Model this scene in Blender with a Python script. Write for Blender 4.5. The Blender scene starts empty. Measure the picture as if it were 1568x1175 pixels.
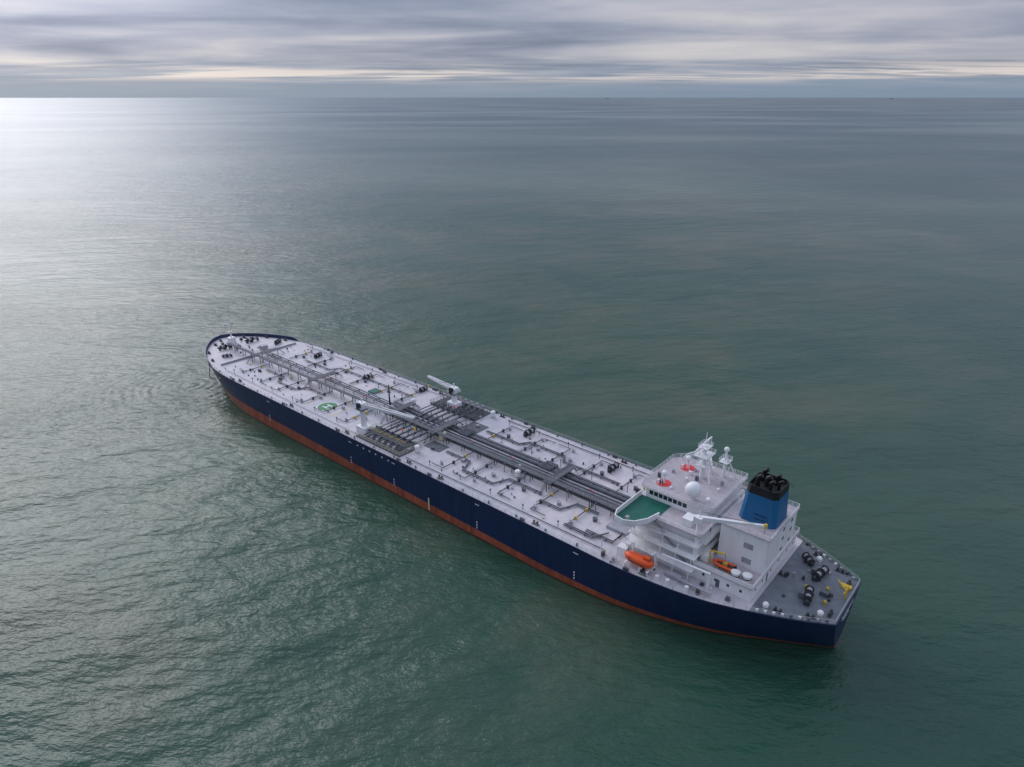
import bpy, math, random
from mathutils import Vector
random.seed(7)
scn=bpy.context.scene
scn.view_settings.view_transform='Standard'
scn.view_settings.look='None'
scn.view_settings.exposure=0
COL=scn.collection

# ------------------------------------------------------------ materials
def mat(name,col,rough=.55,metal=0.0,var=.12,scale=.6,streak=False,spec=.4):
    m=bpy.data.materials.new(name);m.use_nodes=True
    nt=m.node_tree;b=nt.nodes['Principled BSDF']
    b.inputs['Roughness'].default_value=rough;b.inputs['Metallic'].default_value=metal
    b.inputs['Specular IOR Level'].default_value=spec
    tc=nt.nodes.new('ShaderNodeTexCoord');mp=nt.nodes.new('ShaderNodeMapping')
    if streak: mp.inputs['Scale'].default_value=(1,1,.15)
    nz=nt.nodes.new('ShaderNodeTexNoise');nz.inputs['Scale'].default_value=scale;nz.inputs['Detail'].default_value=5
    nz.inputs['Roughness'].default_value=.65
    nt.links.new(tc.outputs['Object'],mp.inputs[0]);nt.links.new(mp.outputs[0],nz.inputs['Vector'])
    r=nt.nodes.new('ShaderNodeValToRGB')
    r.color_ramp.elements[0].position=.3;r.color_ramp.elements[1].position=.7
    r.color_ramp.elements[0].color=[c*(1-var) for c in col]+[1]
    r.color_ramp.elements[1].color=[min(1,c*(1+var)) for c in col]+[1]
    nt.links.new(nz.outputs[0],r.inputs[0]);nt.links.new(r.outputs[0],b.inputs['Base Color'])
    return m
M={}
M['white']=mat('white_paint',(.80,.80,.80),.45,var=.07,scale=.5,streak=True)
M['poop']=mat('poop_deck_paint',(.14,.16,.18),.6,var=.25,scale=.4)
M['pipe']=mat('pipe_grey_paint',(.10,.11,.13),.5,var=.25,scale=.8)
M['pipelt']=mat('pipe_light_paint',(.33,.33,.36),.5,var=.2,scale=.8)
M['dark']=mat('dark_machinery',(.045,.05,.055),.6,var=.4,scale=2)
M['grate']=mat('walkway_grating',(.085,.09,.105),.7,var=.3,scale=1.5)
M['rail']=mat('rail_paint',(.45,.46,.48),.5)
M['green']=mat('green_deck_paint',(.006,.11,.075),.5,var=.2)
M['hgreen']=mat('helipad_green',(.05,.22,.09),.6,var=.15)
M['yellow']=mat('yellow_paint',(.62,.42,.05),.5,var=.15)
M['cream']=mat('cream_paint',(.62,.58,.42),.5,var=.1)
M['red']=mat('red_paint',(.62,.04,.04),.5,var=.12)
M['orange']=mat('lifeboat_orange',(.75,.10,.02),.4,var=.1)
M['blue']=mat('funnel_blue',(.012,.12,.28),.45,var=.12,streak=True)
M['black']=mat('funnel_black',(.012,.012,.014),.5,var=.3)
M['glass']=mat('window_glass',(.02,.03,.04),.15,var=.1,spec=.8)
M['topdeck']=mat('compass_deck_paint',(.42,.38,.40),.6,var=.15,scale=.7)
M['wline']=mat('white_marking',(.75,.75,.73),.6,var=.1,scale=2)
M['ttop']=mat('tray_dark',(.10,.11,.12),.7,var=.35,scale=1.2)

def deckmat():
    m=bpy.data.materials.new('cargo_deck_paint');m.use_nodes=True;nt=m.node_tree;N=nt.nodes;L=nt.links
    b=N['Principled BSDF'];b.inputs['Roughness'].default_value=.55
    tc=N.new('ShaderNodeTexCoord')
    def noise(sc,det,ro=.6,mp=None):
        n=N.new('ShaderNodeTexNoise');n.inputs['Scale'].default_value=sc;n.inputs['Detail'].default_value=det;n.inputs['Roughness'].default_value=ro
        if mp:
            k=N.new('ShaderNodeMapping');k.inputs['Scale'].default_value=mp;L.new(tc.outputs['Object'],k.inputs[0]);L.new(k.outputs[0],n.inputs['Vector'])
        else: L.new(tc.outputs['Object'],n.inputs['Vector'])
        return n
    n1=noise(.045,4);n2=noise(.5,6,.7,(1,.35,1));n3=noise(.25,5,.7)
    r1=N.new('ShaderNodeValToRGB');r1.color_ramp.elements[0].position=.38;r1.color_ramp.elements[1].position=.62
    r1.color_ramp.elements[0].color=(.48,.475,.505,1);r1.color_ramp.elements[1].color=(.60,.55,.565,1)
    L.new(n1.outputs[0],r1.inputs[0])
    r2=N.new('ShaderNodeValToRGB');r2.color_ramp.elements[0].position=.3;r2.color_ramp.elements[1].position=.6
    r2.color_ramp.elements[0].color=(.76,.76,.78,1);r2.color_ramp.elements[1].color=(1,1,1,1)
    L.new(n2.outputs[0],r2.inputs[0])
    mx=N.new('ShaderNodeMix');mx.data_type='RGBA';mx.blend_type='MULTIPLY';mx.inputs[0].default_value=1
    L.new(r1.outputs[0],mx.inputs[6]);L.new(r2.outputs[0],mx.inputs[7])
    r3=N.new('ShaderNodeValToRGB');r3.color_ramp.elements[0].position=.66;r3.color_ramp.elements[1].position=.78
    r3.color_ramp.elements[0].color=(0,0,0,1);r3.color_ramp.elements[1].color=(.6,.6,.6,1)
    L.new(n3.outputs[0],r3.inputs[0])
    m2=N.new('ShaderNodeMix');m2.data_type='RGBA';L.new(r3.outputs[0],m2.inputs[0]);L.new(mx.outputs[2],m2.inputs[6]);m2.inputs[7].default_value=(.30,.25,.24,1)
    L.new(m2.outputs[2],b.inputs['Base Color'])
    return m
M['deck']=deckmat()
def hullmat():
    m=bpy.data.materials.new('hull_paint');m.use_nodes=True;nt=m.node_tree;N=nt.nodes;L=nt.links
    b=N['Principled BSDF'];b.inputs['Roughness'].default_value=.42
    tc=N.new('ShaderNodeTexCoord');sp=N.new('ShaderNodeSeparateXYZ');L.new(tc.outputs['Object'],sp.inputs[0])
    def math_(op,a,bv):
        k=N.new('ShaderNodeMath');k.operation=op
        for i,v in enumerate((a,bv)):
            if hasattr(v,'links'): L.new(v,k.inputs[i])
            else: k.inputs[i].default_value=v
        return k.outputs[0]
    line=math_('ADD',math_('MULTIPLY',sp.outputs[0],.0135),1.7)
    above=math_('GREATER_THAN',sp.outputs[2],line)
    mp=N.new('ShaderNodeMapping');mp.inputs['Scale'].default_value=(1,1,.12);L.new(tc.outputs['Object'],mp.inputs[0])
    nz=N.new('ShaderNodeTexNoise');nz.inputs['Scale'].default_value=.5;nz.inputs['Detail'].default_value=6;nz.inputs['Roughness'].default_value=.7;L.new(mp.outputs[0],nz.inputs['Vector'])
    rr=N.new('ShaderNodeValToRGB');rr.color_ramp.elements[0].position=.32;rr.color_ramp.elements[1].position=.68
    rr.color_ramp.elements[0].color=(.18,.045,.026,1);rr.color_ramp.elements[1].color=(.44,.115,.06,1);L.new(nz.outputs[0],rr.inputs[0])
    rb=N.new('ShaderNodeValToRGB');rb.color_ramp.elements[0].position=.3;rb.color_ramp.elements[1].position=.75
    rb.color_ramp.elements[0].color=(.006,.015,.055,1);rb.color_ramp.elements[1].color=(.012,.028,.095,1);L.new(nz.outputs[0],rb.inputs[0])
    mx=N.new('ShaderNodeMix');mx.data_type='RGBA';L.new(above,mx.inputs[0]);L.new(rr.outputs[0],mx.inputs[6]);L.new(rb.outputs[0],mx.inputs[7])
    wet=math_('LESS_THAN',sp.outputs[2],math_('MULTIPLY',nz.outputs[0],1.0))
    m3=N.new('ShaderNodeMix');m3.data_type='RGBA';L.new(wet,m3.inputs[0]);L.new(mx.outputs[2],m3.inputs[6]);m3.inputs[7].default_value=(.05,.035,.02,1)
    L.new(m3.outputs[2],b.inputs['Base Color'])
    return m
M['navy']=hullmat()

# ------------------------------------------------------------ mesh builder
ship=bpy.data.objects.new('oil_tanker',None);COL.objects.link(ship)
ship.location=(75,121.1,0);ship.rotation_euler=(0,0,math.atan2(.6519,-.7587))
class B:
    def __init__(s,name,parent=ship): s.n=name;s.v=[];s.f=[];s.m=[];s.sm=[];s.ml=[];s.p=parent
    def mi(s,k):
        if k not in s.ml: s.ml.append(k)
        return s.ml.index(k)
    def add(s,vs,fs,k,sm=False):
        o=len(s.v);s.v+=[tuple(a) for a in vs];i=s.mi(k)
        for f in fs: s.f.append([o+a for a in f]);s.m.append(i);s.sm.append(sm)
    def box(s,a,b,c,d,e,f,k):
        s.add([(a,c,e),(b,c,e),(b,d,e),(a,d,e),(a,c,f),(b,c,f),(b,d,f),(a,d,f)],
              [(0,3,2,1),(4,5,6,7),(0,1,5,4),(1,2,6,5),(2,3,7,6),(3,0,4,7)],k)
    def prism(s,pts,z0,z1,k,top=None):
        n=len(pts);s.add([(x,y,z0) for x,y in pts]+[(x,y,z1) for x,y in pts],
              [tuple(range(n))[::-1]]+[(i,(i+1)%n,n+(i+1)%n,n+i) for i in range(n)],k)
        s.add([(x,y,z1) for x,y in pts],[tuple(range(n))],top or k)
    def cyl(s,p0,p1,r0,k,r1=None,n=10):
        if r1 is None:r1=r0
        a=Vector(p0);b=Vector(p1);d=(b-a)
        if d.length<1e-6:return
        d.normalize();u=d.cross(Vector((0,0,1)) if abs(d.z)<.9 else Vector((1,0,0))).normalized();w=d.cross(u)
        vs=[a+(u*math.cos(t)+w*math.sin(t))*r0 for t in [2*math.pi*i/n for i in range(n)]]
        vs+=[b+(u*math.cos(t)+w*math.sin(t))*r1 for t in [2*math.pi*i/n for i in range(n)]]
        s.add(vs,[(i,(i+1)%n,n+(i+1)%n,n+i) for i in range(n)],k,n>6)
        s.add(vs[:n],[tuple(range(n))[::-1]],k);s.add(vs[n:],[tuple(range(n))],k)
    def tube(s,pts,r,k,n=6):
        for a,b in zip(pts,pts[1:]): s.cyl(a,b,r,k,n=n)
    def sph(s,c,r,k,sc=(1,1,1),nu=14,nv=8):
        vs=[];fs=[]
        for j in range(nv+1):
            ph=math.pi*j/nv
            for i in range(nu):
                th=2*math.pi*i/nu
                vs.append((c[0]+r*sc[0]*math.sin(ph)*math.cos(th),c[1]+r*sc[1]*math.sin(ph)*math.sin(th),c[2]+r*sc[2]*math.cos(ph)))
        for j in range(nv):
            for i in range(nu): fs.append((j*nu+i,(j+1)*nu+i,(j+1)*nu+(i+1)%nu,j*nu+(i+1)%nu))
        s.add(vs,fs,k,True)
    def rail(s,pts,h=1.1,k='rail',step=2.2,r=.05,closed=False):
        if closed: pts=list(pts)+[pts[0]]
        for a,b in zip(pts,pts[1:]):
            a=Vector(a);b=Vector(b);L=(b-a).length
            for q in (h,h*.66,h*.33): s.cyl(a+Vector((0,0,q)),b+Vector((0,0,q)),r if q==h else r*.7,k,n=4)
            m=max(1,int(L/step))
            for i in range(m+1):
                c=a.lerp(b,i/m);s.cyl(c,c+Vector((0,0,h)),r,k,n=4)
    def disc(s,c,r,k,r0=0,n=48,a0=0,a1=2*math.pi):
        vs=[];fs=[]
        for i in range(n+1):
            t=a0+(a1-a0)*i/n
            vs+=[(c[0]+r0*math.cos(t),c[1]+r0*math.sin(t),c[2]),(c[0]+r*math.cos(t),c[1]+r*math.sin(t),c[2])]
        for i in range(n): fs.append((2*i,2*i+1,2*i+3,2*i+2))
        s.add(vs,fs,k)
    def done(s):
        me=bpy.data.meshes.new(s.n);me.from_pydata(s.v,[],s.f)
        for k in s.ml: me.materials.append(M[k])
        me.polygons.foreach_set('material_index',s.m);me.polygons.foreach_set('use_smooth',s.sm);me.update()
        o=bpy.data.objects.new(s.n,me);COL.objects.link(o)
        if s.p: o.parent=s.p
        return o

def interp(T,x):
    if x<=T[0][0]:return T[0][1]
    for i in range(len(T)-1):
        if x<=T[i+1][0]:
            x0,y0=T[i];x1,y1=T[i+1]
            m0=(T[i+1][1]-T[i-1][1])/(T[i+1][0]-T[i-1][0]) if i>0 else (y1-y0)/(x1-x0)
            m1=(T[i+2][1]-T[i][1])/(T[i+2][0]-T[i][0]) if i+2<len(T) else (y1-y0)/(x1-x0)
            h=x1-x0;t=(x-x0)/h
            return (2*t**3-3*t*t+1)*y0+(t**3-2*t*t+t)*h*m0+(-2*t**3+3*t*t)*y1+(t**3-t*t)*h*m1
    return T[-1][1]
DK=[(0,9),(5,12),(14,16.3),(27,20.8),(45,23),(60,23.1),(215,23.1),(228,23.0),(241,22.0),(253,19.2),(264,14.3),(272,8.8),(276.3,4.2),(278,0)]
WL=[(0,.3),(12,7.5),(27,15.5),(45,21),(65,23),(80,23.1),(205,23.1),(218,22.6),(235,20),(250,14.5),(262,8.5),(270,3.2),(273.5,0)]
ZD=13.0
def bd(s): return max(0,interp(DK,s))
ts=sorted(set([i/60 for i in range(61)]+[.005,.01,.03,.96,.965,.97,.975,.98,.985,.99,.993,.996,.998,.999]))
zl=[-3,0,1.5,3,5,7,9,11,13]
hull=B('hull')
for side in (1,-1):
    vs=[];fs=[]
    for z in zl:
        f=max(0,min(1,z/13))
        fd=f**.75
        for t in ts:
            sw=t*273.5;sd=t*278
            s_=sw*(1-fd)+sd*fd+0.6*(1-f)*(1-t)
            y=max(0,interp(WL,sw))*(1-fd)+bd(sd)*fd
            vs.append((s_,side*y,z))
    n=len(ts)
    for j in range(len(zl)-1):
        for i in range(n-1):
            q=(j*n+i,j*n+i+1,(j+1)*n+i+1,(j+1)*n+i)
            fs.append(q if side<0 else q[::-1])
    hull.add(vs,fs,'navy',True)
vs=[];fs=[]
for z in zl:
    f=max(0,z/13);fd=f**.75;y=.3*(1-fd)+9*fd;x=.6*(1-f)-.0
    vs+=[(x,y,z),(x,-y,z)]
for j in range(len(zl)-1): fs.append((2*j,2*j+1,2*j+3,2*j+2))
hull.add(vs,fs,'navy')
edge=[(t*278,bd(t*278)) for t in ts]
for side in (1,-1):
    for (a,ya),(b,yb) in zip(edge,edge[1:]):
        hull.cyl((a,side*ya,13.02),(b,side*yb,13.02),.13,'navy',n=6)
hull.cyl((0,9,13.02),(0,-9,13.02),.13,'navy',n=6)
vs=[];fs=[];bl=[(s,interp(DK,s)) for s in [246+i*1.2 for i in range(22)]+[273,274,275,276,276.8,277.4,277.8,278]]
bl=[(s,max(0,y)) for s,y in bl]
ring=[(s,y) for s,y in bl]+[(s,-y) for s,y in bl[::-1][1:]]
for i,(s,y) in enumerate(ring):
    h=1.5*min(1,(s-246)/4)
    k=1+.012*h
    vs+=[(s,y,13),(s+.3*(s-246)/32,y*k,13+h),(s-.25+.3*(s-246)/32,y*k-.25*(1 if y>0 else -1),13+h),(s-.25,y-.25*(1 if y>0 else -1),13)]
for i in range(len(ring)-1):
    a=4*i
    for j in range(3): fs.append((a+j,a+j+1,a+5+j,a+4+j))
hull.add(vs,fs,'navy',False)
for s in (58,92,128,150,200,236):
    for k in range(3): hull.box(s,s+.35,23.1,23.16,3.4+k*.9,3.9+k*.9,'wline')
    hull.box(s-.8,s+.8,23.1,23.13,11.2,11.45,'wline')
for i in range(6):
    hull.box(130+i*3.1,130+i*3.1+.55,23.1,23.2,11.3,11.75,'wline')
hull.box(112,112.5,23.1,23.18,1.0,5.2,'cream')
for r_,(z_,h_,n_) in enumerate(((11.2,.9,14),(9.7,.6,9))):
    w=.62 if r_==0 else .45
    for i in range(n_):
        y0=-(n_*w)/2+i*w
        xx=.6*(1-(z_+h_/2)/13)-.06
        pat=random.choice('EHTILU')
        hull.box(xx-.05,xx,y0,y0+.12,z_-h_/2,z_+h_/2,'wline')
        if pat in 'EHL': hull.box(xx-.05,xx,y0+.12,y0+w*.62,(z_-.06) if pat=='H' else z_-h_/2,(z_+.06) if pat=='H' else z_-h_/2+.13,'wline')
        if pat in 'HU': hull.box(xx-.05,xx,y0+w*.62,y0+w*.62+.1,z_-h_/2,z_+h_/2,'wline')
        if pat in 'ET': hull.box(xx-.05,xx,y0+.12,y0+w*.62,z_+h_/2-.13,z_+h_/2,'wline')
hull.done()

dk=B('main_deck')
st=[0]+[i*2 for i in range(1,137)]+[273.5,275,276.5,277.4,278]
for a,b in zip(st,st[1:]):
    k='poop' if b<=16 else 'deck'
    ya,yb=bd(a),bd(b)
    dk.add([(a,-ya,ZD),(b,-yb,ZD),(b,yb,ZD),(a,ya,ZD)],[(0,1,2,3)],k)
dk.done()

# ------------------------------------------------------------ deck fittings
Z=ZD
rl=B('deck_railings')
for side in (1,-1):
    pts=[(s,side*(bd(s)-.25),Z) for s in [0.3,3,6,10,14,19,25,32,40,50,60]+list(range(70,246,12))+[246]]
    rl.rail(pts,1.15,'rail',2.4,.05)
rl.rail([(.3,8.8,Z),(.3,-8.8,Z)],1.15,'rail',2,.05)
rl.done()

pp=B('cargo_piping')
for i in range(9):
    y=-4.0+i*.85
    if i==4: continue
    zz=14.3+(.25 if i%2 else 0)
    x1=158 if i in(0,1,2,3,5) else 140
    pp.cyl((55,y,zz),(x1,y,zz),.32 if i%3 else .24,'pipe' if i!=5 else 'pipelt',n=8)
pp.box(55,158,-4.6,3.6,Z,13.05,'ttop')
for y in (-2.6,-1.4,-.4): pp.cyl((158,y,14.1),(243,y,14.1),.2,'pipe',n=6)
for s in range(56,158,5):
    pp.box(s,s+.3,-4.5,3.4,13.75,13.95,'pipe')
    for y in (-4.4,-.6,3.3): pp.box(s,s+.25,y-.12,y+.12,Z,13.75,'pipe')
for s in range(160,244,6):
    pp.box(s,s+.25,-3,.2,13.7,13.85,'pipe')
    pp.box(s,s+.25,-2.9,-2.7,Z,13.7,'pipe');pp.box(s,s+.25,-.1,.1,Z,13.7,'pipe')
for s in (84,118):
    for i in range(5):
        y=-3.6+i*.9
        pp.tube([(s,y,14.4),(s,y,15.4),(s+4,y,15.4),(s+4,y,14.4)],.24,'pipe',n=6)
for i,s in enumerate((130.5,133.2,136,138.8,141.6)):
    pp.cyl((s,-20,14.9),(s,20,14.9),.33,'pipe',n=8)
    for side in (1,-1):
        pp.cyl((s,side*20,14.9),(s,side*20.9,14.9),.5,'pipelt',n=10)
        for q in (9,14,17.5): pp.cyl((s,side*q,14.9),(s,side*(q+.25),14.9),.5,'dark',n=8);
        pp.cyl((s,side*12,14.9),(s,side*12,16.1),.13,'dark',n=6);pp.cyl((s,side*12-.01,16.1),(s,side*12,16.18),.45,'red' if i==2 else 'dark',n=10)
        pp.cyl((s,side*6,Z),(s,side*6,14.7),.15,'pipe',n=5)
for s in (128.4,144.5,146.5): pp.cyl((s,-15,14.2),(s,15,14.2),.18,'pipe',n=6)
for k,s in enumerate((64,77,89,101,113,160,173,187,201,215,228)):
    for side in (1,-1):
        ye=side*(17.5 if s<225 else 15)
        z=13.55
        off=random.uniform(-2,2)
        pp.cyl((s+off,side*4.6,z),(s+off,ye,z),.16,'pipe',n=6)
        if k%2: pp.cyl((s+off+.9,side*4.6,z),(s+off+.9,ye*.8,z),.10,'pipelt',n=5)
        for q in (8,13): 
            pp.box(s+off-.3,s+off+.3,side*q-.3,side*q+.3,Z,14.0,'yellow' if random.random()<.35 else 'dark')
        pp.cyl((s+off,ye,z),(s+off-5*random.choice((1,-1)),ye,z),.14,'pipe',n=5)
def zig(P,r=.17,k='pipe'):
    pp.tube([(a,b,13.45) for a,b in P],r,k,n=6)
    for a,b in P: pp.sph((a,b,13.45),r*1.25,k,nu=6,nv=4)
    for (a,b),(c,d) in zip(P,P[1:]):
        n=max(1,int(math.hypot(c-a,d-b)/4))
        for i in range(n):
            t=(i+.5)/n;x=a+(c-a)*t;y=b+(d-b)*t;pp.box(x-.1,x+.1,y-.2,y+.2,Z,13.3,'pipe')
for o in (0,.7):
    zig([(118,9+o),(108,9+o),(106,14+o),(94,14+o),(92,9+o),(80,9+o)])
    zig([(78,12+o),(71,12+o),(69,7+o),(62,7+o)])
    zig([(60,16-o),(52,16-o),(52,9-o)])
    zig([(66,17.5-o),(57,17.5-o),(55,13)])
    zig([(225,8+o),(212,8+o),(210,12+o),(198,12+o),(196,8+o),(186,8+o)],.13)
    zig([(118,-9-o),(104,-9-o),(102,-12-o),(88,-12-o),(86,-9-o),(66,-9-o)])
    zig([(222,-8-o),(205,-8-o),(203,-12-o),(188,-12-o),(160,-12-o)],.13)
pp.tube([(52,19.6,13.4),(125,20.3,13.4)],.13,'pipe');pp.tube([(150,20.3,13.4),(238,19.4,13.4)],.11,'pipelt')
pp.tube([(52,-19.6,13.4),(118,-20.3,13.4)],.15,'pipe');pp.tube([(150,-20.3,13.4),(238,-19.4,13.4)],.13,'pipelt')
pp.done()

cw=B('catwalk')
cw.box(50,262,4.3,5.8,15.6,15.75,'grate')
cw.rail([(50,4.35,15.75),(262,4.35,15.75)],1.1,'rail',3,.045);cw.rail([(50,5.75,15.75),(262,5.75,15.75)],1.1,'rail',3,.045)
for s in range(52,262,7):
    for y in (4.5,5.6): cw.box(s,s+.2,y-.1,y+.1,Z,15.6,'pipe')
    cw.tube([(s,4.5,13.1),(s,5.6,15.5)],.06,'pipe',n=4)
for s in (80,128,150,196,238):
    cw.box(s-1.4,s+1.4,-5.2,7.2,15.8,15.95,'grate')
    for e in (-1.35,1.35): cw.rail([(s+e,-5.2,15.95),(s+e,4.2,15.95)],1.1,'rail',3,.045)
    for y in (-5,7): cw.box(s-.1,s+.1,y-.1,y+.1,Z,15.8,'pipe')
    for j in range(8):
        cw.box(s-.5,s+.5,7.2+j*.35,7.5+j*.35,15.6-j*.33,15.68-j*.33,'grate')
        cw.box(s-.5,s+.5,-5.5-j*.35,-5.2-j*.35,15.6-j*.33,15.68-j*.33,'grate')
cw.done()

mf=B('manifold_trays')
for side in (1,-1):
    a,b=(12.5,21.2) if side>0 else (-21.2,-12.5)
    mf.box(127,149,a,b,Z,13.35,'ttop')
    mf.box(127,149,a if side>0 else b-.25,(a+.25) if side>0 else b,13.35,13.9,'pipe')
    mf.rail([(127,a,13.4),(149,a,13.4),(149,b,13.4),(127,b,13.4)],1.3,'cream' if side>0 else 'pipe',1.6,.06,True)
    for s in (129,145.5): mf.box(s,s+.25,a,b,14.3,14.45,'pipe')
    mf.box(128,148,side*18.2-.6,side*18.2+.6,15.4,15.5,'grate')
    mf.rail([(128,side*17.6,15.5),(148,side*17.6,15.5)],1.0,'yellow' if side>0 else 'rail',2,.05)
    for s in range(128,149,5): mf.cyl((s,side*18.2,13.3),(s,side*18.2,15.4),.1,'pipe',n=5)
mf.box(120,127,6.4,11,Z,13.12,'ttop');mf.box(120,127,-12.5,-5.2,Z,13.14,'ttop')
mf.done()

ft=B('deck_fittings')
def bollard(s,y,k='dark',ax=0):
    d=(.55,0) if ax==0 else (0,.55)
    ft.box(s-1.1 if ax==0 else s-.4,s+1.1 if ax==0 else s+.4,y-.4 if ax==0 else y-1.1,y+.4 if ax==0 else y+1.1,Z,13.15,k)
    for q in (-1,1):
        ft.cyl((s+q*d[0],y+q*d[1],Z),(s+q*d[0],y+q*d[1],13.95),.26,k,n=8);ft.cyl((s+q*d[0],y+q*d[1],13.9),(s+q*d[0],y+q*d[1],14.0),.34,k,n=8)
def winch(s,y,rot=0,sc=1.0):
    def T(p):
        c,sn=math.cos(rot),math.sin(rot);x,yy=p[0]*sc,p[1]*sc
        return (s+x*c-yy*sn,y+x*sn+yy*c,Z+p[2]*sc)
    ft.cyl(T((0,-2.6,1.1)),T((0,2.6,1.1)),.14,'dark',n=6)
    for y0,y1 in ((-1.9,-.4),(.3,1.6)):
        ft.cyl(T((0,y0,1.1)),T((0,y1,1.1)),.62,'pipelt',n=12)
        for q in (y0,y1): ft.cyl(T((0,q-.06,1.1)),T((0,q+.06,1.1)),.98,'dark',n=14)
    ft.cyl(T((0,2.2,1.1)),T((0,2.7,1.1)),.38,'dark',n=10)
    for q in (-2.3,0,2.0):
        a=T((-.6,q-.12,0));b=T((.6,q+.12,1.0));ft.box(min(a[0],b[0]),max(a[0],b[0]),min(a[1],b[1]),max(a[1],b[1]),a[2],b[2],'dark')
    a=T((.5,-.6,0));b=T((1.7,.5,1.3));ft.box(min(a[0],b[0]),max(a[0],b[0]),min(a[1],b[1]),max(a[1],b[1]),a[2],b[2],'pipe')
def can(s,y,h=2.2,r=.75,k='wline'):
    ft.cyl((s,y,Z),(s,y,Z+h),r,k,n=14);ft.cyl((s,y,Z+h),(s,y,Z+h+.35),r*1.15,k,r*.7,n=14)
    ft.cyl((s,y,Z+.4),(s,y,Z+.55),r*1.05,'dark',n=14)
def hatch(s,y,r=.75,k='pipe'):
    ft.cyl((s,y,Z),(s,y,Z+.85),r,k,n=12);ft.cyl((s,y,Z+.85),(s,y,Z+.97),r*1.15,k,n=12)
    ft.cyl((s+r*.6,y,Z+.97),(s+r*.6,y,Z+1.2),.12,'dark',n=5)
def post(s,y,h=3,k='pipe',head=None):
    ft.cyl((s,y,Z),(s,y,Z+h),.10,k,n=5)
    ft.cyl((s,y,Z+h),(s,y,Z+h+.35),.26,head or k,n=8)
for side in (1,-1):
    for s in (40,72,108,122,153,186,222): 
        bollard(s,side*(bd(s)-1.4))
        ft.box(s+3.2,s+4.6,side*(bd(s+4)-.55)-.3,side*(bd(s+4)-.55)+.3,Z,13.65,'dark')
    for s in (61,73,85,97,110,123,157,170,184,198,212,226):
        hatch(s,side*random.uniform(10,11.5),.6,random.choice(['pipe','pipelt']));hatch(s+random.uniform(2,5),side*random.uniform(15.5,17),.45,'pipelt')
        if s%2: post(s+random.uniform(-1,3),side*random.uniform(6.5,7.5),random.uniform(2.2,3.4),'pipe')
        post(s+6,side*18.6,1.4,'pipe','pipe')
    for i in range(60):
        s=random.uniform(56,242);y=side*random.uniform(6.5,19)
        if 118<s<156 or (side>0 and 166<s<186): continue
        w=random.uniform(.1,.25);h=random.uniform(.3,.8)
        ft.box(s-w,s+w,y-w,y+w,Z,Z+h,random.choice(['dark','pipe','pipelt','yellow','pipelt','cream','pipelt']))
    for s in range(48,244,10):
        y=side*(bd(s)-.75);ft.box(s,s+.4,y-.2,y+.2,Z,Z+random.uniform(.4,1.0),'pipe')
for s,y in ((124,-19),(125,4.9),(125,15.5),(91,6.6),(153,-8)): can(s,y,2.3,.8,'wline' if y!=4.9 else 'cream')
for s,y in ((125,3.4),(92.5,4),(209,7)): can(s,y,2.4,.5,'cream')
winch(72,-15.5,0);winch(106,-17,0);winch(186,-13,0,.9);winch(222,-14.5,.3,.9)
winch(160,-19,0,.8)
ft.prism([(172,-4.8),(175.5,-4.8),(175.5,-8.5),(172,-8.5)],Z,13.5,'green');
ft.box(52,55,-18,-12,Z,14.6,'pipelt');ft.box(50,58,-4,-1,Z,15.2,'ttop');ft.box(51,57,7.5,11,Z,13.9,'pipelt')
for i in range(14):
    s=50+random.random()*9;y=-10+random.random()*18;ft.box(s,s+random.uniform(.5,1.4),y,y+random.uniform(.5,1.2),Z,Z+random.uniform(.8,2.4),random.choice(['pipe','dark','pipelt']))
for s in (66,95,112,165,190,214,235):
    ft.cyl((s,3.9,Z),(s,3.9,16.9),.14,'pipe',n=6);ft.cyl((s-.2,3.9,16.9),(s+1.3,3.9,17.4),.11,'red',n=6);ft.box(s-.4,s+.4,3.4,4.2,16.2,16.35,'grate')
winch(262,6.5,.0,1.25);winch(262,-6.5,0,1.25);winch(251,-13,.5,.9);winch(252,11,-.5,.8)
ft.cyl((268,4.5,Z),(268,4.5,14.1),.7,'dark',n=10);ft.cyl((268,-4.5,Z),(268,-4.5,14.1),.7,'dark',n=10)
for s,y in ((270,7),(270,-7),(262,14),(262,-14),(273.5,2.5),(273.5,-2.5),(252,17.5),(252,-17.5)): bollard(s,y,'dark')
for side in (1,-1): ft.box(244,244.3,side*2 if side>0 else -18,18 if side>0 else -2,Z,13.8,'pipelt')
ft.box(247.5,250,-6,-3.2,Z,15,'pipelt');ft.box(258,259.5,1,3,Z,14.4,'dark')
for i in range(16):
    s=random.uniform(248,270);y=random.uniform(-8,8);ft.box(s,s+.6,y,y+.6,Z,Z+random.uniform(.4,1.2),random.choice(['pipe','pipelt','wline','pipelt']))
winch(7.5,4.5,.2,1.15);winch(8,-5,-.2,1.15);winch(12,-9,.8,.8)
for s,y in ((2,6.5),(2,-6.5),(5,10.2),(5,-10.2),(11,13),(11,-13),(14.8,0)): bollard(s,y,'dark',1 if s<3 else 0)
for s,y in ((10,-10.5),(3.5,8.7),(13.5,13.8)): can(s,y,1.3,.6)
for s,y in ((9,1.4),(5,-1),(4,4)): can(s,y,.8,.35,'yellow')
ft.tube([(1.2,-1,Z),(1.2,-1,15.2),(3.6,-2.8,15.8)],.2,'yellow',n=8);ft.tube([(1.4,-3.4,Z),(1.4,-3.4,14.8),(1.4,0,14.8)],.17,'yellow',n=8)
ft.box(1,3.2,-5.6,-4.4,Z,13.7,'yellow');ft.box(4.2,6,.2,1.5,Z,14.1,'pipe')
for i in range(14):
    s=random.uniform(2,15);y=random.uniform(-9,9);w=random.uniform(.15,.4);ft.box(s,s+w*2,y,y+w*2,Z,Z+random.uniform(.4,1),random.choice(['pipe','dark','pipelt']))
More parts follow.
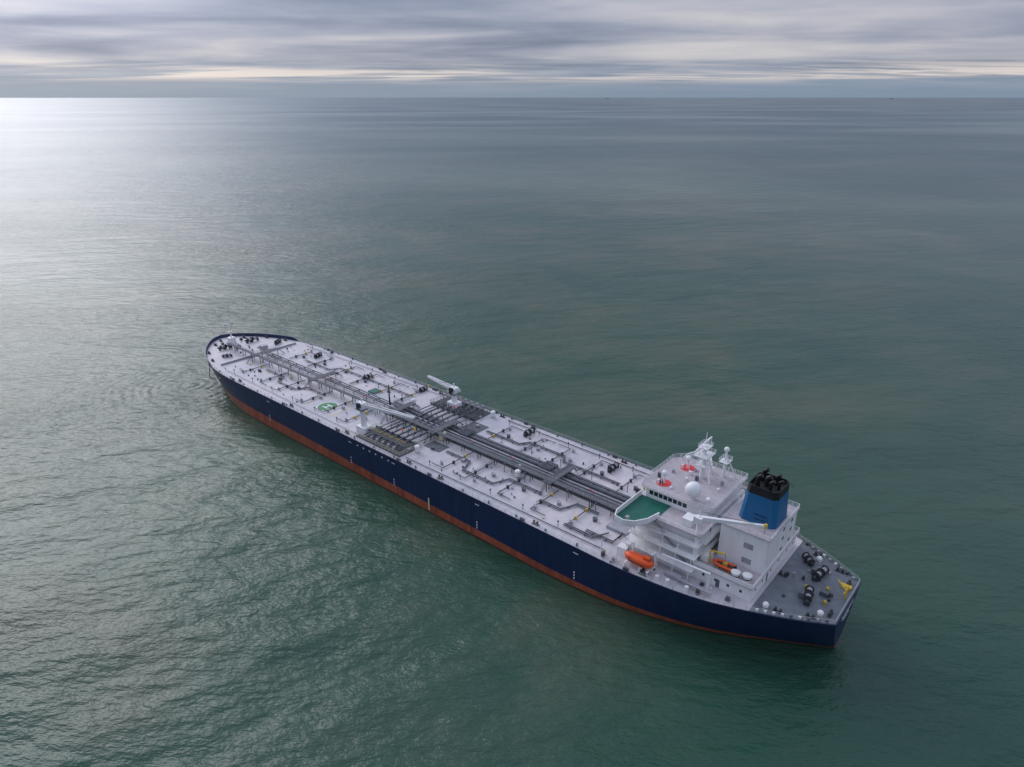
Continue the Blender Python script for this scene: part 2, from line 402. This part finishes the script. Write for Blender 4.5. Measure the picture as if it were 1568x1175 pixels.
for t in range(9):
    s=1.5+t*1.6
    for side in (1,-1): ft.box(s,s+.6,side*(bd(s)-.6)-.25,side*(bd(s)-.6)+.25,Z,13.6,random.choice(['pipelt','dark','wline']))
ft.done()

hp=B('helicopter_landing_mark')
hp.disc((176,13.2,Z+.012),3.7,'hgreen');hp.disc((176,13.2,Z+.024),4.0,'wline',3.6)
hp.disc((176,13.2,Z+.012),8.1,'yellow',7.8,64,math.radians(-215),math.radians(35))
for x in (-1.05,1.05): hp.add([(176-1.6,13.2+x-.25,Z+.03),(176+1.6,13.2+x-.25,Z+.03),(176+1.6,13.2+x+.25,Z+.03),(176-1.6,13.2+x+.25,Z+.03)],[(0,1,2,3)],'wline')
hp.add([(176-.25,12.4,Z+.03),(176+.25,12.4,Z+.03),(176+.25,14.0,Z+.03),(176-.25,14.0,Z+.03)],[(0,1,2,3)],'wline')
hp.done()

def crane(name,s,y,top,tip,k='white'):
    c=B(name)
    c.box(s-2.2,s+2.2,y-1.6,y+1.6,Z,16.2,k);c.box(s-1.2,s+1.2,y-1.63,y-1.6,Z,15,'glass')
    c.cyl((s,y,16.2),(s,y,top-1.2),1.0,k,.85,n=16)
    c.cyl((s,y,top-1.2),(s,y,top-.6),1.3,k,n=16)
    d=Vector(tip)-Vector((s,y,top));d.normalize();u=Vector((-d.y,d.x,0)).normalized()
    c.box(s-1.3,s+1.3,y-1.1,y+1.1,top-.6,top+1.2,k)
    c.box(s-.7,s+.7,y+1.1,y+1.9,top-.6,top+1.4,'glass')
    a=Vector((s,y,top+.6))-d*2;b=Vector(tip)
    up=Vector((0,0,1))
    def beam(a,b,w0,h0,w1,h1,kk):
        vs=[a-u*w0-up*h0,a+u*w0-up*h0,a+u*w0+up*h0,a-u*w0+up*h0,b-u*w1-up*h1,b+u*w1-up*h1,b+u*w1+up*h1,b-u*w1+up*h1]
        c.add(vs,[(0,3,2,1),(4,5,6,7),(0,1,5,4),(1,2,6,5),(2,3,7,6),(3,0,4,7)],kk)
    for q in (-.75,.75): beam(a+u*q,b+u*q*.5,.16,.6,.12,.3,k)
    n=9
    for i in range(n+1):
        p=a.lerp(b,i/n);w=.75*(1-.5*i/n)
        c.cyl(p-u*w,p+u*w,.12,k,n=5)
        if i<n:
            p2=a.lerp(b,(i+1)/n);c.cyl(p-u*w,p2+u*w*.95,.07,k,n=4)
    c.cyl((s,y,top+1.2),(s,y,top+2.6),.25,k,n=6);c.cyl((s,y,top+2.5),a.lerp(b,.65),.07,'dark',n=4)
    c.cyl(b,b-up*3.5,.06,'dark',n=4);c.box(b.x-.3,b.x+.3,b.y-.3,b.y+.3,b.z-4.3,b.z-3.5,'yellow')
    c.rail([(s-1.8,y-1.8,top-1),(s+1.8,y-1.8,top-1),(s+1.8,y+1.8,top-1),(s-1.8,y+1.8,top-1)],1,k,1.8,.05,True)
    c.box(s-1.8,s+1.8,y-1.8,y+1.8,top-1.1,top-1.0,'grate')
    return c.done()
crane('port_hose_crane',148,18.3,23.5,(128,13.6,23.6))
crane('starboard_hose_crane',139,-15.0,20.6,(154,-16.5,21.6))

fm=B('foremast')
fm.box(266.6,269.4,-1.3,1.3,Z,15.6,'white');fm.cyl((268,0,15.6),(268,0,24.5),.38,'white',.2,n=8)
fm.cyl((268,-1.8,21.2),(268,1.8,21.2),.1,'white',n=5);fm.cyl((268,-1,23),(268,1,23),.08,'white',n=5)
fm.box(267.3,268.7,-.8,.8,18.4,18.5,'white');fm.sph((268,0,24.8),.3,'white');fm.cyl((268,0,20),(264,0,Z),.05,'dark',n=4)
for y in (-1.8,1.8,-1,1): fm.cyl((268,y,21.2),(268,y,21.8),.16,'dark',n=6)
fm.done()
pm=B('signal_post');pm.cyl((158,-1,Z),(158,-1,22),.35,'dark',.2,n=8);pm.box(157.5,158.5,-1.5,-.5,19,19.2,'dark');pm.done()

# ------------------------------------------------------------ accommodation
ac=B('accommodation_block')
tiers=[13,15.8,18.6,21.4,24.2]
ac.box(31,49,-14.5,14.5,13,15.8,'white')
ac.box(31,48.6,-13,12.2,15.8,24.0,'white')
for i,z in enumerate(tiers[1:4]):
    for side in (1,-1):
        e=16.6-.9*i
        a,b=(12.2,e) if side>0 else (-e,-13)
        ac.box(31-.8,48,a,b,z-.18,z+.02,'white')
        yy=e-.1 if side>0 else -e+.1
        ac.rail([(30.3,yy,z+.02),(48,yy,z+.02)],1.1,'white',1.8,.06)
        for s in (31,35,39,43,47.6): ac.cyl((s,yy,z-2.7),(s,yy,z-.1),.12,'white',n=6)
        for j in range(9): ac.box(33+j*.45+i*3,33.45+j*.45+i*3,(13.4 if side>0 else -14.4),(14.4 if side>0 else -13.4),z+.3*j,z+.3*j+.07,'pipelt')
    ac.box(29.4,31,-13,12,z-.18,z+.02,'white');ac.rail([(29.5,-13,z),(29.5,12,z)],1.1,'white',1.8,.06)
for z in tiers[:4]:
    for s in [33+i*2.3 for i in range(7)]:
        y=14.5 if z==13 else 12.2
        ac.box(s,s+.65,y,y+.03,z+1.2,z+2.0,'glass')
        y=-14.5 if z==13 else -13
        ac.box(s,s+.65,y-.03,y,z+1.2,z+2.0,'glass')
    for y in [-11+i*2.4 for i in range(10)]:
        ac.box(30.97,31,y,y+.6,z+1.2,z+1.95,'glass')
    for y in (-6,5): ac.box(30.96,31,y+1.1,y+1.9,z+.05,z+2.0,'pipe')
for z in tiers[:4]:
    for y in [-11.5+i*2.2 for i in range(11)]: ac.box(48.6 if z>13 else 49,48.64 if z>13 else 49.04,y,y+.8,z+1.2,z+2,'glass')
PW=6.8
wing=[(41.4,PW),(41.4,13),(42.2,17),(44,20),(46.2,21.2),(48.8,20.8),(49.8,18.5),(49.8,PW)]
wings=[(a,-max(b,12.8)) for a,b in wing][::-1]
ac.prism(wing,24.0,24.25,'white','green')
ac.prism(wings,24.0,24.25,'white','green')
for W in (wing[1:],wings[:-1]):
    for (a,b),(c,d) in zip(W,W[1:]):
        L=math.hypot(c-a,d-b)
        if L<.01: continue
        nx,ny=-(d-b)/L*.12,(c-a)/L*.12
        ac.prism([(a-nx,b-ny),(c-nx,d-ny),(c+nx,d+ny),(a+nx,b+ny)],24.25,25.6,'white')
ac.box(30,41.2,PW,14.2,24.0,24.22,'topdeck');ac.box(30,41.2,-14.2,-12.8,24.0,24.22,'topdeck')
ac.rail([(30,PW,24.22),(30,14.1,24.22),(41,14.1,24.22)],1.1,'white',1.6,.06);ac.rail([(30,-14.1,24.22),(41,-14.1,24.22)],1.1,'white',1.6,.06)
for side in (1,-1):
    ac.cyl((45,side*18,22),(45,side*18,24),.2,'white',n=6);ac.tube([(45,side*13,20.5),(45,side*20,23.9)],.22,'white')
    ac.box(46,46.8,side*19.2-.4,side*19.2+.4,24.25,25.5,'pipelt')
ac.prism([(32,-12.8),(47.5,-12.8),(49.6,-10),(49.6,PW-1.5),(48.6,PW),(32,PW)],24.22,27.0,'white')
for y in [-9.6+i*1.2 for i in range(12)]: ac.box(49.6,49.64,y,y+1.0,25.3,26.4,'glass')
for s in [37.5+i*1.3 for i in range(8)]: ac.box(s,s+1.05,PW,PW+.04,25.3,26.4,'glass');ac.box(s,s+1.05,-12.84,-12.8,25.3,26.3,'glass') if s<46 else None
for y in (-9,-4,2): ac.box(31.96,32,y,y+1.3,25.3,26.2,'glass')
ac.box(33.5,36,9,12,24.22,26,'white')
ac.prism([(31,-13.6),(47.8,-13.6),(50.6,-10.5),(50.6,PW-1.4),(49.6,PW+.6),(31,PW+.6)],27.0,27.2,'white','topdeck')
ac.rail([(31.1,-13.5,27.2),(47.8,-13.5,27.2),(50.5,-10.5,27.2),(50.5,PW-1.4,27.2),(49.6,PW+.5,27.2),(31.1,PW+.5,27.2)],1.1,'white',1.6,.06,True)
for x,y in ((46.0,2.8),(45,-8)):
    ac.disc((x,y,27.215),1.9,'red',n=32);ac.cyl((x,y,27.2),(x,y,29.6),.3,'white',n=8);ac.sph((x,y,30.1),.75,'white')
    ac.cyl((x+1,y+1,27.2),(x+1,y+1,28.3),.25,'white',n=8)
ac.cyl((37,5.2,27.2),(37,5.2,28.4),.6,'white',1.0,n=12);ac.sph((37,5.2,30.0),1.95,'white',nu=24,nv=14)
ac.cyl((32.5,6.2,27.2),(32.5,6.2,29),.2,'white',n=6);ac.sph((32.5,6.2,29.4),.65,'white')
for i in range(16):
    x=random.uniform(33,48);y=random.uniform(-12,5.5);ac.box(x,x+random.uniform(.3,.9),y,y+random.uniform(.3,.9),27.2,27.2+random.uniform(.4,1.3),random.choice(['white','white','pipelt','pipe']))
for i in range(7):
    x=random.uniform(33,47);y=random.uniform(-12,6);ac.cyl((x,y,27.2),(x,y,27.2+random.uniform(3,5.5)),.05,'white',n=4)
ac.done()

rm=B('radar_mast')
mx,my=40,-6
rm.cyl((mx,my,27.2),(mx,my,36.5),.75,'white',.4,n=10)
rm.cyl((mx-3,my-1.8,27.2),(mx-.2,my,34),.25,'white',n=6);rm.cyl((mx-3,my+1.8,27.2),(mx-.2,my,34),.25,'white',n=6)
for z,w in ((31,1.8),(33.8,2.4),(36,1.6)):
    rm.box(mx-w*.8,mx+w*.8,my-w,my+w,z,z+.12,'white');rm.rail([(mx-w*.8,my-w,z),(mx+w*.8,my-w,z),(mx+w*.8,my+w,z),(mx-w*.8,my+w,z)],1,'white',1.2,.05,True)
rm.box(mx+1.2,mx+1.5,my-2.2,my+2.2,35.2,35.5,'white');rm.box(mx-.2,mx+.1,my-3,my+1.2,37.4,37.75,'white')
rm.cyl((mx,my-3.4,35.2),(mx,my+3.4,35.2),.12,'white',n=5)
for q in (-3.2,-1.8,1.8,3.2): rm.cyl((mx,my+q,35.2),(mx,my+q,37),.07,'white',n=4)
rm.cyl((mx,my,36.5),(mx,my,40),.1,'white',n=5);rm.cyl((mx-1,my+1,36),(mx-1,my+1,38.5),.07,'white',n=4)
rm.cyl((36,-10,27.2),(36,-10,34.5),.5,'white',.3,n=8);rm.tube([(33,-11,27.2),(36,-10,33.5)],.2,'white');rm.box(34.8,37.2,-11.4,-8.6,31.6,31.72,'white')
rm.rail([(34.8,-11.4,31.7),(37.2,-11.4,31.7),(37.2,-8.6,31.7),(34.8,-8.6,31.7)],1,'white',1.2,.05,True)
rm.sph((36,-10,35.0),.7,'white')
rm.done()

dh=B('engine_casing')
dh.box(17,31,-14,14,13,16.6,'white');dh.box(16.6,31,-14.5,14.5,16.6,16.8,'topdeck')
dh.rail([(31,14.4,16.8),(16.7,14.4,16.8),(16.7,-14.4,16.8),(31,-14.4,16.8)],1.1,'white',1.5,.06)
dh.box(17.2,31,14.35,14.45,16.8,17.7,'white')
for s in (19,22,25,28): dh.box(s,s+.6,14,14.03,14.4,15.1,'glass')
for y in (-12,-8,-3,2,7,11): dh.box(16.97,17,y,y+.6,14.4,15.1,'glass')
dh.box(16.96,17,4,4.9,13.05,15.1,'pipe');dh.box(24.3,25.2,14,14.04,13.05,15.1,'pipe')
dh.box(16.7,28,-9.5,8,16.8,26,'white')
dh.box(16.4,28.3,-9.8,8.3,26,26.15,'topdeck')
dh.rail([(16.5,-9.7,26.15),(28.2,-9.7,26.15),(28.2,8.2,26.15),(16.5,8.2,26.15)],1.1,'white',1.5,.06,True)
dh.box(18,27,-14,-9.5,16.8,21.5,'white');dh.rail([(18,-13.9,21.5),(27,-13.9,21.5)],1.1,'white',1.5,.06)
for z in (18.5,21.5,24): 
    for y in (-7,-2): dh.box(16.66,16.7,y,y+1.2,z,z+.8,'pipe')
for z in (18,22): dh.box(20,22.2,8,8.05,z,z+1.4,'pipelt')
dh.tube([(17,7.9,16.8),(17,8.15,26)],.12,'white')
dh.box(28,31,-6,3,23.8,24,'topdeck')
for y in (-6,3): dh.rail([(28.3,y,24),(31,y,24)],1.1,'white',1.5,.05)
for s,y in ((19,12),(21.5,12.6)):
    dh.cyl((s,y,16.8),(s,y,18.2),.95,'wline',n=16);dh.cyl((s,y,18.2),(s,y,18.45),1.1,'wline',.5,n=16);dh.cyl((s,y,17.2),(s,y,17.5),1.0,'dark',n=16)
dh.box(28.4,30.4,9,12,16.8,18.4,'white')
dh.done()

fn=B('funnel')
def ring(s0,s1,p0,p1,z,c=1.0):
    return [(s0+c,p0,z),(s1-c,p0,z),(s1,p0+c,z),(s1,p1-c,z),(s1-c,p1,z),(s0+c,p1,z),(s0,p1-c,z),(s0,p0+c,z)]
def loft(A,Bq,k,cap=False):
    n=len(A);fn.add(A+Bq,[(i,(i+1)%n,n+(i+1)%n,n+i) for i in range(n)]+([tuple(range(n,2*n))] if cap else []),k)
r0=ring(17.4,26.2,-5.0,3.6,26.15);r1=ring(17.9,25.4,-4.6,3.2,33.4,.9);r2=ring(18.0,25.2,-4.5,3.1,35.4,.9)
loft(r0,r1,'blue');loft(r1,r2,'black');
loft(r2,ring(18.2,25.0,-4.3,2.9,35.4,.9),'black');loft(ring(18.2,25.0,-4.3,2.9,35.4,.9),ring(18.2,25.0,-4.3,2.9,34.3,.9),'black',True)
for x,y,r,h in ((23.6,-2.6,.55,2.4),(23.6,.9,.55,2.4),(20.6,-2.6,.45,1.9),(20.6,1.0,.45,1.9),(22,-.8,.7,1.8),(19.3,-.8,.35,1.7)):
    fn.cyl((x,y,34.3),(x,y,34.3+h),r,'black',n=12);fn.cyl((x,y,34.3+h),(x-.8,y,35.0+h),r,'black',r*.95,n=12)
for z in (27.5,28.6): fn.box(19.5,22.5,3.4,3.62,z,z+.1,'black')
fn.rail([(17.5,-5.2,33.3),(26,-5.2,33.3)],.9,'dark',1.6,.05)
fn.done()

pc=B('provision_crane')
pc.cyl((31.2,13.2,16.8),(31.2,13.2,27.6),.6,'white',.5,n=12);pc.box(30.4,32,12.4,14,27.2,28.8,'white')
a=Vector((32.5,13.6,28.4));b=Vector((18.6,6.4,28.4));d=(b-a).normalized();u=Vector((-d.y,d.x,0))
vs=[]
for p,w,h in ((a,.4,.5),(b,.28,.28)):
    for i,j in ((-1,-1),(1,-1),(1,1),(-1,1)): vs.append(p+u*w*i+Vector((0,0,h*j)))
pc.add(vs,[(0,3,2,1),(4,5,6,7),(0,1,5,4),(1,2,6,5),(2,3,7,6),(3,0,4,7)],'white')
pc.cyl((31.2,13.2,28.8),(31.2,13.2,30.4),.15,'white',n=5);pc.cyl((31.2,13.2,30.3),b,.05,'dark',n=4);pc.cyl(b,b-Vector((0,0,2.4)),.05,'dark',n=4)
pc.box(b.x-.35,b.x+.35,b.y-.35,b.y+.35,b.z-.5,b.z+.5,'yellow')
pc.cyl((26,16.5,Z),(26,16.5,17.8),.35,'white',n=8);pc.cyl((26,16.5,17.6),(37,18.2,18.6),.3,'white',.2,n=8)
pc.done()

def lifeboat(name,s,y,z):
    lb=B(name)
    L=4.0;W=1.5;vs=[];n=13;m=12
    for i in range(n+1):
        t=-1+2*i/n;w=max(0.02,(1-abs(t)**3.0))**.6
        for j in range(m):
            th=2*math.pi*j/m;c,sn=math.cos(th),math.sin(th)
            yy=W*w*math.copysign(abs(c)**.7,c);zz=(1.15 if sn>0 else 1.25)*math.copysign(abs(sn)**.8,sn)*(w if sn<0 else max(w,.05))
            vs.append((s+L*t,y+yy,z+1.3+zz+.25*t*t))
    fs=[(i*m+j,(i+1)*m+j,(i+1)*m+(j+1)%m,i*m+(j+1)%m) for i in range(n) for j in range(m)]
    lb.add(vs,fs,'orange',True)
    lb.prism([(s-2.9,y-.55),(s-1.3,y-.55),(s-1.3,y+.55),(s-2.9,y+.55)],z+2.3,z+3.05,'orange')
    for q in (-1,1):
        lb.box(s-2.2,s+2.4,y+q*1.5-.06,y+q*1.5+.06,z+1.2,z+1.35,'dark')
        for k in range(3): lb.box(s-.6+k*1.1,s-.1+k*1.1,y+q*1.27-.05,y+q*1.27+.05,z+1.75,z+2.0,'glass')
    lb.cyl((s-4.0,y,z+.7),(s-4.3,y,z+.5),.3,'dark',n=8)
    for e in (-3,3):
        sg=1 if y>0 else -1
        lb.tube([(s+e,y-sg*2.4,Z),(s+e,y-sg*2.2,z+3.6),(s+e,y,z+4.1)],.22,'white',n=6);lb.cyl((s+e,y,z+4.1),(s+e,y,z+2.4),.06,'dark',n=4)
        lb.box(s+e-.25,s+e+.25,y-1.6,y+1.6,Z+.9,Z+1.15,'white');lb.cyl((s+e,y-1.5,Z),(s+e,y-1.5,Z+.9),.18,'white',n=6);lb.cyl((s+e,y+1.3,Z),(s+e,y+1.3,Z+.9),.18,'white',n=6)
    return lb.done()
lifeboat('port_lifeboat',42,19.8,14.1);lifeboat('starboard_lifeboat',42,-19.8,14.1)
rb=B('rescue_boat')
s,y,z=24.6,11.6,17.4
tr=[(2.6,0),(1.8,.75),(.6,.95),(-2.2,.95),(-2.4,.2),(-2.4,-.2),(-2.2,-.95),(.6,-.95),(1.8,-.75),(2.6,0)]
for (a,b),(c,d) in zip(tr,tr[1:]): rb.cyl((s+a,y+b,z+.5),(s+c,y+d,z+.5),.34,'orange',n=8);rb.sph((s+a,y+b,z+.5),.34,'orange',nu=8,nv=6)
rb.prism([(s-2.2,y-.8),(s+1.2,y-.8),(s+2.3,y),(s+1.2,y+.8),(s-2.2,y+.8)],z,z+.4,'orange','dark');rb.box(s-.6,s+.3,y-.35,y+.35,z+.4,z+1.2,'yellow')
rb.box(s-2.8,s-2.2,y-.3,y+.3,z+.3,z+1.2,'black');rb.tube([(s+3.5,y+.4,16.8),(s+3.5,y+.4,20.4),(s,y+.2,21)],.22,'yellow');rb.cyl((s,y+.2,21),(s,y,z+1),.05,'dark',n=4)
for e in (-1.5,1.2): rb.box(s+e-.1,s+e+.1,y-.9,y+.9,16.8,z+.15,'yellow')
rb.done()
sd=B('accommodation_side_gear')
for side in (1,-1):
    for s in (27,29.5,34,36.5,48,51): 
        yy=side*(bd(s)-1.6);sd.cyl((s,yy,Z),(s,yy,14.2),.5,random.choice(['wline','pipelt','dark']),n=10)
    sd.box(46.8,49.2,side*17-1,side*17+1,Z,15.0,'white');sd.box(32,36,side*17.6-.7,side*17.6+.7,Z,14.1,'pipelt')
    for i in range(10):
        s=random.uniform(20,52);w=random.uniform(.2,.5);yy=side*(random.uniform(15.5,bd(s)-1.5));sd.box(s,s+2*w,yy-w,yy+w,Z,Z+random.uniform(.5,1.6),random.choice(['pipe','white','dark','pipelt','cream']))
    for s in (52,47.5): sd.cyl((s,side*20.8,Z),(s,side*20.8,17.2),.14,'white',n=5);
    sd.box(24,32.5,side*(18.4)-.4,side*18.4+.4,14.0,14.25,'pipelt')
sd.done()
an=B('anchor')
for side in (1,-1):
    an.box(262.2,263.4,side*13.6-.5,side*13.6+.9,7.0,9.2,'dark')
an.cyl((266.5,12.2,8),(269.5,12.6,-1),.16,'dark',n=6)
an.done()

M['farhull']=mat('far_ship_hull_hazed',(.10,.12,.16),.6)  # distance haze painted into the hull colour as a paler, bluish tone
for i,(x,y,L) in enumerate(((20800,40500,250),(5500,42500,230))):
    o=B('cargo_ship',None);
    o.prism([(-L/2,-16),(L*.42,-16),(L/2,0),(L*.42,16),(-L/2,16)],0,16,'farhull')
    o.box(-L*.46,-L*.36,-15,15,16,42,'farhull');o.box(-L*.43,-L*.40,-4,4,42,52,'farhull');o.cyl((L*.4,0,16),(L*.4,0,36),1.2,'farhull',n=6)
    ob=o.done();ob.location=(x,y,0);ob.rotation_euler=(0,0,.3*i)

# ------------------------------------------------------------ node helpers
def noise(vec,sc,det,ro=.55,dist=0):
    q=N.new('ShaderNodeTexNoise');q.inputs['Scale'].default_value=sc;q.inputs['Detail'].default_value=det;q.inputs['Roughness'].default_value=ro;q.inputs['Distortion'].default_value=dist
    L.new(vec,q.inputs['Vector']);return q.outputs[0]
def mth(op,a,c=None):
    k=N.new('ShaderNodeMath');k.operation=op
    for i,v in enumerate((a,c)):
        if v is None: continue
        if hasattr(v,'links'): L.new(v,k.inputs[i])
        else: k.inputs[i].default_value=v
    return k.outputs[0]
def ramp(f,els):
    r=N.new('ShaderNodeValToRGB')
    while len(r.color_ramp.elements)<len(els): r.color_ramp.elements.new(.5)
    for e,(p,c) in zip(r.color_ramp.elements,els): e.position=p;e.color=(*c,1)
    L.new(f,r.inputs[0]);return r.outputs[0]
# ------------------------------------------------------------ sea
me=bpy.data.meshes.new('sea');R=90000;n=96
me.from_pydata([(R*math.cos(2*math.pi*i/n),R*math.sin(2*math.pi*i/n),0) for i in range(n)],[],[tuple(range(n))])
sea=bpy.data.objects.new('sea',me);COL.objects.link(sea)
m=bpy.data.materials.new('sea_water');m.use_nodes=True;nt=m.node_tree;N=nt.nodes;L=nt.links
b=N['Principled BSDF'];b.inputs['IOR'].default_value=1.333;b.inputs['Roughness'].default_value=.30
geo=N.new('ShaderNodeNewGeometry')
def mapped(rot,scl):
    k=N.new('ShaderNodeMapping');k.vector_type='TEXTURE';k.inputs['Rotation'].default_value=(0,0,math.radians(rot));k.inputs['Scale'].default_value=scl
    L.new(geo.outputs['Position'],k.inputs[0]);return k.outputs[0]
# suspended-sediment colour patches; huge also paints in pale reflective and cloud-shadow bands
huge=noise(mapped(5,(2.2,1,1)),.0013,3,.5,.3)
big=noise(mapped(20,(1.6,1,1)),.0045,5,.6,.6)
med=noise(mapped(-25,(1.5,1,1)),.016,6,.62,.8)
body=ramp(mth('ADD',mth('ADD',mth('MULTIPLY',big,.4),mth('MULTIPLY',med,.3)),mth('MULTIPLY',huge,.3)),[(.40,(.012,.060,.036)),(.47,(.027,.074,.045)),(.53,(.066,.090,.056)),(.60,(.105,.132,.090))])
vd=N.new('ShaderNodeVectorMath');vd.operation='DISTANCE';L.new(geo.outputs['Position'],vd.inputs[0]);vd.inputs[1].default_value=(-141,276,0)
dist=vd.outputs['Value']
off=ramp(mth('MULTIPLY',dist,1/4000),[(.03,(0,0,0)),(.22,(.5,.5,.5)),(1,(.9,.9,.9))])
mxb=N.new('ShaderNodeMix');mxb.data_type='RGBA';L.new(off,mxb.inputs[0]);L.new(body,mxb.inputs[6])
far_sky=ramp(huge,[(.40,(.035,.075,.095)),(.5,(.07,.115,.125)),(.60,(.14,.19,.175))]);L.new(far_sky,mxb.inputs[7])  # blue-grey sky reflection of distant water put into the base colour
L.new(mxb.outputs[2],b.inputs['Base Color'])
sw=noise(mapped(14,(2.6,1,1)),.07,3,.5)
ch=noise(mapped(-8,(2.2,1,1)),.28,4,.6)
rp=noise(mapped(20,(1.5,1,1)),1.1,2,.5)
gust=ramp(noise(mapped(0,(2,1,1)),.010,3,.5),[(.35,(.4,.4,.4)),(.65,(1,1,1))])
# ripples spreading from the anchor chain at the bow
ringw=mth('SINE',mth('ADD',mth('MULTIPLY',dist,1.7),mth('MULTIPLY',noise(mapped(0,(1,1,1)),.06,2),9.0)))
rfall=mth('MULTIPLY',mth('MAXIMUM',mth('SUBTRACT',1.0,mth('MULTIPLY',dist,1/65)),0.0),.075)
rings=mth('MULTIPLY',ringw,rfall)
h=mth('ADD',mth('ADD',mth('MULTIPLY',sw,2.3),rings),mth('MULTIPLY',mth('ADD',mth('MULTIPLY',ch,1.45),mth('MULTIPLY',rp,.15)),gust))
bp=N.new('ShaderNodeBump');bp.inputs['Strength'].default_value=1;bp.inputs['Distance'].default_value=1.0
L.new(h,bp.inputs['Height']);L.new(bp.outputs[0],b.inputs['Normal'])
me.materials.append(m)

# ------------------------------------------------------------ sky & sun
az=math.radians(-41);el=math.radians(29)
sd_=Vector((math.sin(az)*math.cos(el),math.cos(az)*math.cos(el),math.sin(el)))
w=bpy.data.worlds.new('World');scn.world=w;w.use_nodes=True;nt=w.node_tree;N=nt.nodes;L=nt.links
N.clear()
out=N.new('ShaderNodeOutputWorld')
ns=N.new('ShaderNodeTexSky');ns.sky_type='NISHITA';ns.sun_disc=False;ns.sun_elevation=el;ns.sun_rotation=az
bg1=N.new('ShaderNodeBackground');L.new(ns.outputs[0],bg1.inputs[0]);bg1.inputs[1].default_value=.06
tc=N.new('ShaderNodeTexCoord')
nrm=N.new('ShaderNodeVectorMath');nrm.operation='NORMALIZE';L.new(tc.outputs['Generated'],nrm.inputs[0])
sp=N.new('ShaderNodeSeparateXYZ');L.new(nrm.outputs[0],sp.inputs[0])
zz=mth('MAXIMUM',sp.outputs[2],0.0)
zd=mth('ADD',zz,.04)
cx=mth('DIVIDE',sp.outputs[0],zd);cy=mth('DIVIDE',sp.outputs[1],zd)
cb=N.new('ShaderNodeCombineXYZ');L.new(cx,cb.inputs[0]);L.new(cy,cb.inputs[1])
def wn(sc,det,ro,off,dist=0,scl=(1,1,1)):
    k=N.new('ShaderNodeMapping');k.inputs['Location'].default_value=off;k.inputs['Scale'].default_value=scl;L.new(cb.outputs[0],k.inputs[0])
    return noise(k.outputs[0],sc,det,ro,dist)
c1=wn(.26,4,.45,(3.1,1.7,0),.5,(.8,1,1));c2=wn(.8,4,.5,(9.1,4.7,2),.3,(.9,1,1))
cl=mth('ADD',mth('MULTIPLY',c1,.76),mth('MULTIPLY',c2,.24))
ccol=ramp(cl,[(.40,(.17,.20,.29)),(.46,(.24,.27,.365)),(.52,(.33,.35,.435)),(.58,(.44,.44,.50)),(.65,(.56,.545,.57))])
n3=wn(.5,5,.6,(1,8,5),.2,(.35,1,1))
band=ramp(zz,[(.0,(.0,.0,.0)),(.014,(.05,.05,.05)),(.024,(1,1,1)),(.032,(.8,.8,.8)),(.046,(.0,.0,.0))])
n3r=ramp(n3,[(.44,(0,0,0)),(.56,(1,1,1))])
bw=mth('MULTIPLY',band,n3r)
mx=N.new('ShaderNodeMix');mx.data_type='RGBA';L.new(bw,mx.inputs[0]);L.new(ccol,mx.inputs[6]);mx.inputs[7].default_value=(.76,.69,.66,1)
hz=ramp(zz,[(0,(1,1,1)),(.018,(.8,.8,.8)),(.05,(0,0,0))])
hzf=mth('MULTIPLY',hz,mth('SUBTRACT',1.0,bw))
m2=N.new('ShaderNodeMix');m2.data_type='RGBA';L.new(hzf,m2.inputs[0]);L.new(mx.outputs[2],m2.inputs[6]);m2.inputs[7].default_value=(.22,.30,.41,1)
dp=N.new('ShaderNodeVectorMath');dp.operation='DOT_PRODUCT'
L.new(nrm.outputs[0],dp.inputs[0]);dp.inputs[1].default_value=sd_
g=mth('POWER',mth('MAXIMUM',dp.outputs['Value'],0.0),14.0)
g=mth('MULTIPLY',g,ramp(zz,[(.03,(.3,.3,.3)),(.25,(1,1,1))]))
gs=mth('ADD',mth('ADD',mth('MULTIPLY',g,5.0),mth('MULTIPLY',zz,1.9)),1.0)
gm=N.new('ShaderNodeVectorMath');gm.operation='SCALE';L.new(m2.outputs[2],gm.inputs[0]);L.new(gs,gm.inputs['Scale'])
bg2=N.new('ShaderNodeBackground');L.new(gm.outputs[0],bg2.inputs[0]);bg2.inputs[1].default_value=1.0
ad=N.new('ShaderNodeMixShader');ad.inputs[0].default_value=.9;L.new(bg1.outputs[0],ad.inputs[1]);L.new(bg2.outputs[0],ad.inputs[2]);L.new(ad.outputs[0],out.inputs[0])

sl=bpy.data.lights.new('sun','SUN');sl.energy=1.05;sl.angle=math.radians(36);sl.color=(1,.95,.89)
so=bpy.data.objects.new('sun',sl);COL.objects.link(so);so.rotation_euler=(sd_).to_track_quat('Z','Y').to_euler()

cd=bpy.data.cameras.new('camera');cam=bpy.data.objects.new('camera',cd);COL.objects.link(cam)
cam.location=(0,0,117);cam.rotation_euler=(math.radians(90-22.8),0,0)
cd.sensor_width=36;cd.lens=24.0;cd.clip_start=1;cd.clip_end=200000
scn.camera=cam
